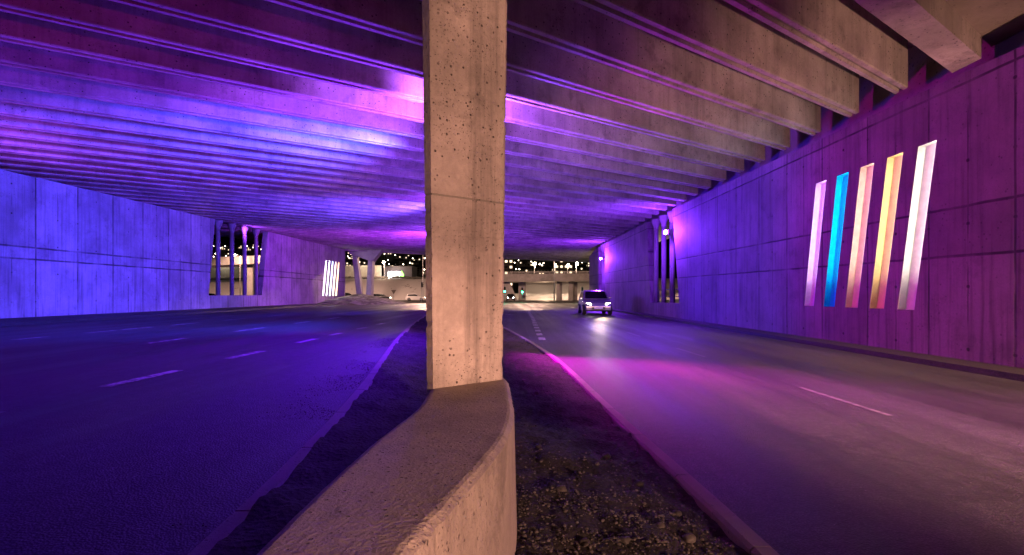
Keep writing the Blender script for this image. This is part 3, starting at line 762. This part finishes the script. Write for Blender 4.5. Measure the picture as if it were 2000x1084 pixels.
# ------------------------------------------------------------------ junction furniture
def traffic_light(loc, face, label, lit=True, h=2.9):
    r = thing('traffic_light', loc, face)      # faces local -y
    MB().tube((0,0,0), (0,0,h+0.15), 0.055).build('pole', M['steel'], r)
    bevel(MB().box(-0.15, 0.15, -0.26, -0.06, h-0.95, h).build('signal_head', M['black'], r), 0.03)
    for i, m in enumerate((M['deadlens'], M['deadlens'], M['green'] if lit else M['deadlens'])):
        z = h - 0.17 - 0.3*i
        o = MB().lathe([(0.125, 0), (0.125, 0.02), (0.02, 0.035)], n=16).build('lens', m, r, True)
        o.data.transform(Matrix.Translation((0, -0.262, z)) @ Matrix.Rotation(R(90), 4, 'X'))
        v = MB(); a = [(0.125*math.cos(t), -0.26, z+0.125*math.sin(t)) for t in frange(R(-15), R(195), 10)]
        b = [(p[0], -0.43, p[2]) for p in a]; a2 = [(p[0]*1.08, p[1], z+(p[2]-z)*1.08) for p in a]; b2 = [(p[0]*1.08, p[1], z+(p[2]-z)*1.08) for p in b]
        v.loft([a, b, b2, a2], cap=False, closed=False).build('visor', M['black'], r)
    return tag(r, label, 'traffic light')
def onroad(px, Y): x = (px-1000)/1000*Y; return (x, Y, gz(x, Y))
traffic_light(onroad(823, 96), R(70), 'dark traffic light seen from the side behind the white hatchback', lit=False, h=3.7)
traffic_light(onroad(986, 92), 0, 'green traffic light just right of the massive column, above the dazzling headlights', h=2.7)
traffic_light(onroad(1020, 92), 0, 'green traffic light above the white diamond sign', h=2.6)
traffic_light(onroad(1137, 80), 0, 'green traffic light on a pole before the end of the right wall', h=2.5)
for px, Y, z in ((986, 92, 1.75), (1021, 92, 1.7), (1137, 80, 1.6)):
    x, y, g = onroad(px, Y); point('signal_light', (x, y-0.7, g+z), (0.02, 1.0, 0.42), 60, 0.08)
r = thing('give_way_sign', onroad(769, 98)); MB().tube((0,0,0), (0,0,2.3), 0.035).build('post', M['steel'], r)
MB().prism([(-0.5, 2.25), (0.5, 2.25), (0, 1.4)], 'y', -0.06, -0.04).build('sign_plate', M['signback'], r); tag(r, 'inverted triangle road sign on a thin post between two cars', 'road sign')
r = thing('diamond_sign', onroad(1023.5, 90)); MB().tube((0,0,0), (0,0,1.5), 0.035).build('post', M['steel'], r)
pn = MB().prism([(-0.42, 1.0), (0, 0.58), (0.42, 1.0), (0, 1.42)], 'y', -0.06, -0.04).build('sign_plate', M['signface'], r)
MB().prism([(-0.25, 1.0), (0, 0.75), (0.25, 1.0), (0, 1.25)], 'y', -0.066, -0.061).build('sign_centre', M['signyellow'], pn); tag(r, 'white edged diamond road sign on a short post below a green signal', 'road sign')

def lamp_post(px, py, Y, label, zb, watts=0, mat='lampglow', group=None, size=0.24):
    top = at(px, py, Y); r = thing('street_lamp', (top.x, Y, zb)); h = top.z - zb
    MB().tube((0,0,0), (0,0,h), 0.11, 0.06).build('pole', M['steel'], r)
    MB().tube((0,0,h), (0,-0.9,h+0.12), 0.05).build('arm', M['steel'], r)
    bevel(MB().box(-0.16, 0.16, -1.5, -0.8, h+0.06, h+0.2).build('lamp_head', M['darkmetal'], r), 0.03)
    MB().ball((0, -1.2, h+0.02), size).build('lamp_glass', M[mat], r, True)
    if watts: point('street_lamp_light', (0, -1.25, h-0.5), (1.0, 0.66, 0.44), watts, 0.2, r)
    if group: r['group'] = group
    return tag(r, label, 'street lamp')

# ------------------------------------------------------------------ far side of the junction
# snow bank behind the junction, with scrubby brow
def bank_h(x, y):
    t = sstep(121, 137, y + 3*mnoise.noise(Vector((x*0.04, 0, 0))))
    f = lerp(1.0, 0.30, sstep(-14, 2, x)) * lerp(1.0, 0.85, sstep(-60, -100, x))
    return -0.35 + t*5.7*f + 0.35*mnoise.noise(Vector((x*0.18, y*0.18, 2)))*t
tag(sheet('snow_bank', frange(-130, 62, 120), frange(119, 150, 30), bank_h, M['snow']), kind='structure')
mb = MB(); vs = []
def brow_h(x, y): return bank_h(x, 138) + 0.35 + 0.5*mnoise.noise(Vector((x*0.5, y*0.5, 7)))
tag(sheet('scrub_verge', frange(-130, -6, 160), frange(136.2, 149, 18), lambda x, y: bank_h(x, y) + 0.12 + (0.25 + 0.7*max(0, mnoise.noise(Vector((x*0.35, y*0.5, 7)))) + 0.35*max(0, mnoise.noise(Vector((x*1.3, y*1.1, 1)))))*sstep(136.2, 138.5, y), M['scrub']), kind='structure')

# lit retaining wall
ret = MB().box(-130, -38.5, 150, 151, 3, at(0, 518.5, 150).z).build('retaining_wall', concrete('lit_retaining_concrete', (0.55,0.52,0.46), streak=0.3), None)
tag(ret, 'long pale floodlit wall above the snow bank on the left', 'wall')
for x in (-98, -84, -70, -56.5, -44): point('wall_washer_light', (x, 148.3, 10.9), (1.0, 0.84, 0.62), 330, 0.15)
# commercial building with its bright sign
b = thing('sign_building', (-34, 152, 4))
MB().box(-4.2, 4.3, 0, 8, -0.5, 5.4).build('wall', M['shed'], b)
MB().box(-4.35, 4.45, -0.15, 8.1, 5.4, 5.62).build('roof', M['darkmetal'], b)
sg = MB().box(-2.7, 0.75, -0.22, -0.05, 1.9, 3.9).build('lit_sign', M['signwhite'], b)
MB().prism([(0.8, 2.1), (1.25, 4.15), (1.9, 3.0), (1.75, 2.2)], 'y', -0.22, -0.06).build('lit_emblem', M['signgreen'], sg)
MB().box(-3.9, -3.4, -0.1, -0.02, 0.0, 2.2).build('door', M['signface'], b)
tag(b, 'dark flat roofed building with a dazzling white and green lit sign', 'building')
point('sign_light', (-34.8, 149.5, 7.2), (0.92, 0.85, 1.0), 500, 0.5)
lamp_post(751, 513, 146, 'street lamp standing before the dark building with the lit sign', 4.5, 2600, size=0.3)
lamp_post(826, 478, 118, 'tall slim lamp post on the snow bank beside the massive column', -0.2, 0, 'windark')
# light poles that wash the junction (their heads are above what the camera sees)
for x, y, z, w in ((-12, 84, 9.5, 7500), (-30, 100, 9.5, 8500), (-60, 104, 9.5, 7000), (8, 88, 9.5, 3600), (30, 70, 9, 2500)):
    r = thing('mast_lamp', (x, y + 9, -0.3))
    MB().tube((0,0,0), (0,0,z+0.6), 0.12, 0.07).build('pole', M['steel'], r)
    MB().tube((0,0,z+0.5), (0,-1.6,z+0.75), 0.05).build('arm', M['steel'], r)
    bevel(MB().box(-0.17, 0.17, -2.3, -1.5, z+0.62, z+0.8).build('lamp_head', M['darkmetal'], r), 0.03)
    MB().box(-0.13, 0.13, -2.2, -1.6, z+0.60, z+0.62).build('lamp_glass', M['lampglow'], r)
    tag(r, 'tall steel mast lamp beside the junction beyond the bridge', 'street lamp', 'mast lamps around the junction')
    spot('junction_spot', (x, y+7.1, z+0.2), (x, y+19.0, 0), (1.0, 0.58, 0.43), w*2.2, 132, 0.5, 0.2)

spot('junction_spot', (-13, 80, 9.2), (-12, 64, 0), (1.0, 0.58, 0.43), 22000, 100, 0.7, 0.2)  # added spot with no mast, throws warm light in under the deck edge
spot('junction_spot', (3, 88, 9.2), (2, 76, 0), (1.0, 0.58, 0.43), 12000, 90, 0.7, 0.2)  # another added spot without a mast, brightens the junction floor on the right
# overpass beyond the junction, right of the column
ov = thing('overpass', (8, 118, 0))
def ovb(mb, name, mat):
    mb.v = [tuple(Vector(p) - Vector((8, 118, 0))) for p in mb.v]; return mb.build(name, mat, ov)
zt = at(1000, 536, 116).z; zb = at(1000, 551, 116).z
mb = MB(); mb.hexa([(-17, 116, zb-0.1), (32, 114, zb+0.35), (32, 123, zb+0.35), (-17, 125, zb-0.1), (-17, 115.4, zt-0.1), (32, 113.4, zt+0.3), (32, 123.6, zt+0.3), (-17, 125.6, zt-0.1)]); ovb(mb, 'deck', M['plain'])
mb = MB()
mb.tube((-17, 115.6, zt+0.38), (32, 113.6, zt+0.72), 0.07, n=6); mb.tube((-17, 115.6, zt+0.12), (32, 113.6, zt+0.50), 0.04, n=6)
for i in range(30):
    t = i/29; mb.tube((lerp(-17, 32, t), lerp(115.6, 113.6, t), lerp(zt-0.1, zt+0.3, t)), (lerp(-17, 32, t), lerp(115.6, 113.6, t), lerp(zt+0.38, zt+0.72, t)), 0.03, n=6)
ovb(mb, 'railing', simple('pale_rail', (0.6,0.57,0.52), 0.4))
for x0, x1, y in ((10.2, 10.9, 117), (10.95, 11.6, 118.5), (13.0, 14.0, 117), (14.2, 15.2, 119), (1.5, 3.2, 119)):
    ovb(MB().box(x0, x1, y, y+1.0, -0.5, zb+0.1), 'pier', M['plain'])
ovb(MB().hexa([(-17, 117, -0.5), (1.4, 117, -0.5), (1.4, 124, -0.5), (-17, 124, -0.5), (-17, 117, zb), (-0.5, 117, zb), (-0.5, 124, zb), (-17, 124, zb)]), 'abutment', M['plain'])
tag(ov, 'low concrete overpass with pale railing crossing behind the green signals', 'bridge')
point('overpass_light', (8, 122, 2.2), (1.0, 0.66, 0.42), 700, 0.3)
# snowy slope behind the overpass
def slope_h(x, y): return -0.4 + 6.5*sstep(128, 160, y) + 0.8*mnoise.noise(Vector((x*0.12, y*0.12, 5))) * sstep(128, 135, y)
tag(sheet('snow_slope', frange(2, 90, 60), frange(126, 170, 34), slope_h, M['snow']), kind='structure')
point('slope_light', (16, 126.5, 5.5), (1.0, 0.60, 0.44), 1500, 0.3)
point('slope_light', (34, 128, 7), (1.0, 0.60, 0.44), 1500, 0.3)

# V-shaped pier and mound at the end of the left wall
vp = thing('bridge_pier', (-17, 59.5, 0.6)); vo = Vector((-17, 59.5, 0.6))
def vpart(quad, y0, y1, name):
    P3 = []
    for y in (y0, y1):
        for px, py in quad: p = at(px, py, 59.5); P3.append((p.x, y, p.z))
    mb = MB(); n = len(quad)
    mb.add([tuple(Vector(p) - vo) for p in P3], [tuple(range(n)), tuple(range(2*n-1, n-1, -1))] + [(i, i+n, (i+1) % n+n, (i+1) % n) for i in range(n)])
    return bevel(mb.build(name, M['plain'], vp), 0.03)
vpart([(687,497.5),(696.5,499),(708,590),(698,590)], 59.5, 60.4, 'leg')
vpart([(720,508),(728.5,510),(725,592),(715,592)], 59.2, 60.4, 'leg')
vpart([(676,486),(750,486),(745,490),(728.5,510),(720,509),(696,500),(684,497)], 59.3, 60.6, 'pier_cap')
tag(vp, 'V shaped concrete pier with two leaning legs on the mound past the left wall', 'pier')
def mound_h(x, y):
    cx, cy = -17.0, 57.5
    d = math.hypot((x-cx)/(5.6 if x > cx else 6), (y-cy)/(10 if y < cy else 9))
    return gz(x, y) - 0.08 + 1.25*max(0, 1 - d)**0.9 + 0.10*mnoise.noise(Vector((x*0.9, y*0.9, 4)))*sstep(1.05, 0.8, d)
tag(sheet('earth_mound', frange(-18.85, -7.2, 46), frange(47.3, 67, 60), mound_h, M['scrub']), kind='structure')

# ramp bridge seen through the left opening
rb = thing('ramp_bridge', (-62, 118, 0))
MB().hexa([(-40, 0, 6.6), (12, 0, 8.6), (12, 8, 8.6), (-40, 8, 6.6), (-40, -0.3, 8.6), (12, -0.3, 10.4), (12, 8.3, 10.4), (-40, 8.3, 8.6)]).build('deck', M['plain'], rb)
for x in (-23, -0.6, 9.5): MB().box(x, x+1.3, 3, 4.2, -0.5, 8.8).build('pier', M['plain'], rb)
tag(rb, 'elevated ramp bridge on piers seen through the left wall opening', 'bridge')

# handrail behind the nearer right opening, and snow bank with post behind it
hr = thing('handrail', (8.9, 28, 0))
mb = MB()
for z in (0.75, 1.15, 1.55): mb.tube((0, -6, z), (0, 6, z), 0.025, n=8)
for y in (-6, -3, 0, 3, 6): mb.tube((0, y, -0.2), (0, y, 1.57), 0.03, n=8)
mb.build('rail', M['steel'], hr); tag(hr, 'dark pipe handrail behind the nearer opening of the right wall', 'railing')
def rbank(x, y): return -0.4 + 3.4*sstep(14, 34, x - 0.12*(y-50)) + 0.4*mnoise.noise(Vector((x*0.3, y*0.3, 9)))
tag(sheet('side_bank', frange(12, 60, 40), frange(20, 118, 60), rbank, M['snow']), kind='structure')
point('side_light', (15.5, 58, 5.0), (1.0, 0.76, 0.55), 900, 0.3)
r = thing('white_post', (16.9, 60, -0.3)); MB().lathe([(0.13, 0), (0.13, 3.9), (0.07, 4.2)], n=12).build('shaft', M['signface'], r, True)
MB().lathe([(0.2, 0), (0.2, 0.12), (0.14, 0.16)], n=12).build('foot', M['steel'], r, True); tag(r, 'white post standing outside the nearer right opening', 'post')
r = thing('pale_post', (8.75, 57.5, -0.3)); MB().tube((0,0,0), (0,0,5.4), 0.09, 0.06).build('shaft', M['signface'], r)
MB().box(-0.16, 0.16, -0.16, 0.16, 0, 0.08).build('foot', M['steel'], r); tag(r, 'slim pale post at the far end of the right wall', 'post')

# ------------------------------------------------------------------ hillside town
def hill_h(x, y): return -1 + 92*sstep(190, 1300, y)*1.35 + 7*mnoise.noise(Vector((x*0.004, y*0.004, 3)))*sstep(180, 400, y)
tag(sheet('hill', frange(-900, 900, 60), frange(175, 1500, 50), hill_h, M['hill']), kind='structure')
def house_proto():
    r = thing('hillside_house')
    MB().box(-5, 5, -4, 4, -2, 5).build('wall', M['house'], r)
    MB().prism([(-4.5, 5), (4.5, 5), (0, 7.6)], 'x', -5.4, 5.4).build('roof', M['roof'], r)
    rnd = random.Random(len(bpy.data.objects))
    for x in (-3.2, -0.4, 2.6):
        for z in (0.8, 3.2):
            lit = rnd.random() < 0.42
            MB().box(x, x+1.3, -4.06, -3.98, z, z+1.25).build('window', M['winglow'] if lit else M['windark'], r)
    return r
protos = [house_proto() for _ in range(4)]
rng = random.Random(11); first = [True]*4
spots = []
for k in range(2600):
    y = 200 + 640*rng.random(); px = rng.choice((rng.uniform(405, 520), rng.uniform(672, 836), rng.uniform(672, 836), rng.uniform(984, 1152), rng.uniform(984, 1152), rng.uniform(984, 1152)))
    x = (px-1000)/1000*y; z = hill_h(x, y); py = HOR - (z+3-CAM_Z)/y*1000
    if not (478 < py < 532): continue
    if any(abs(x-a) < 13 and abs(y-b) < 12 for a, b in spots): continue
    spots.append((x, y))
    if len(spots) >= 120: break
for x, y in spots:
    i = rng.randrange(4)
    if first[i]: o = protos[i]; first[i] = False
    else: o = dup(protos[i])
    o.location = (x, y, hill_h(x, y)); o.rotation_euler = (0, 0, rng.uniform(-0.5, 0.5))
    tag(o, 'small gabled house with a few lit windows among the lights of the dark hillside', 'house', 'houses on the dark hillside')
lp = thing('town_lamp'); MB().tube((0,0,0), (0,0,7.5), 0.12, n=6).build('pole', M['steel'], lp); MB().ball((0,0,7.7), 0.42, 6).build('lamp_glass', M['towndot'], lp, True)
fl = True; n = 0
for k in range(900):
    y = 190 + 620*rng.random(); px = rng.choice((rng.uniform(405, 520), rng.uniform(672, 836), rng.uniform(672, 836), rng.uniform(984, 1152), rng.uniform(984, 1152)))
    x = (px-1000)/1000*y; z = hill_h(x, y); py = HOR - (z+7.7-CAM_Z)/y*1000
    if not (480 < py < 528): continue
    o = lp if fl else dup(lp); fl = False
    o.location = (x, y, z); n += 1
    tag(o, 'distant street lamp shining among the houses of the dark hillside', 'street lamp', 'street lamps on the dark hillside')
    if n >= 130: break
def tower(x, y, w, h, label, cols, rows, lit):
    zb = hill_h(x, y) - 2; r = thing('apartment_tower', (x, y, zb))
    MB().box(-w/2, w/2, 0, 12, 0, h).build('wall', M['tower'], r)
    MB().box(-w/2-0.3, w/2+0.3, -0.3, 12.3, h, h+0.5).build('roof', M['roof'], r)
    rr = random.Random(int(x*7+y))
    for i in range(cols):
        for j in range(rows):
            cx = -w/2 + (i+0.5)*w/cols; cz = 4 + (j+0.4)*(h-5)/rows
            MB().box(cx-0.55, cx+0.55, -0.08, 0.02, cz, cz+1.0).build('window', M['winglow'] if rr.random() < lit else M['windark'], r)
    return tag(r, label, 'apartment block')
tower(-2.6, 230, 6.4, 23, 'tall apartment block with stacked lit windows beside the massive column', 3, 7, 0.7)
tower(25.3, 250, 9, 24, 'apartment block with lit windows between the lamps above the overpass', 4, 7, 0.6)
for px, py, Y, w, lab in ((1043.5, 516, 128, 900, 'street lamp on a short pole, leftmost of the lit lamps above the overpass'), (1083.5, 519, 134, 900, 'street lamp second from the left above the overpass, glowing before the dark hill'),
                          (1108.5, 519, 126, 900, 'street lamp third from the left above the overpass'), (1125.5, 516, 124, 900, 'street lamp rightmost of the lit lamps above the overpass')):
    lamp_post(px, py, Y, lab, zt-0.5, w, size=0.34)
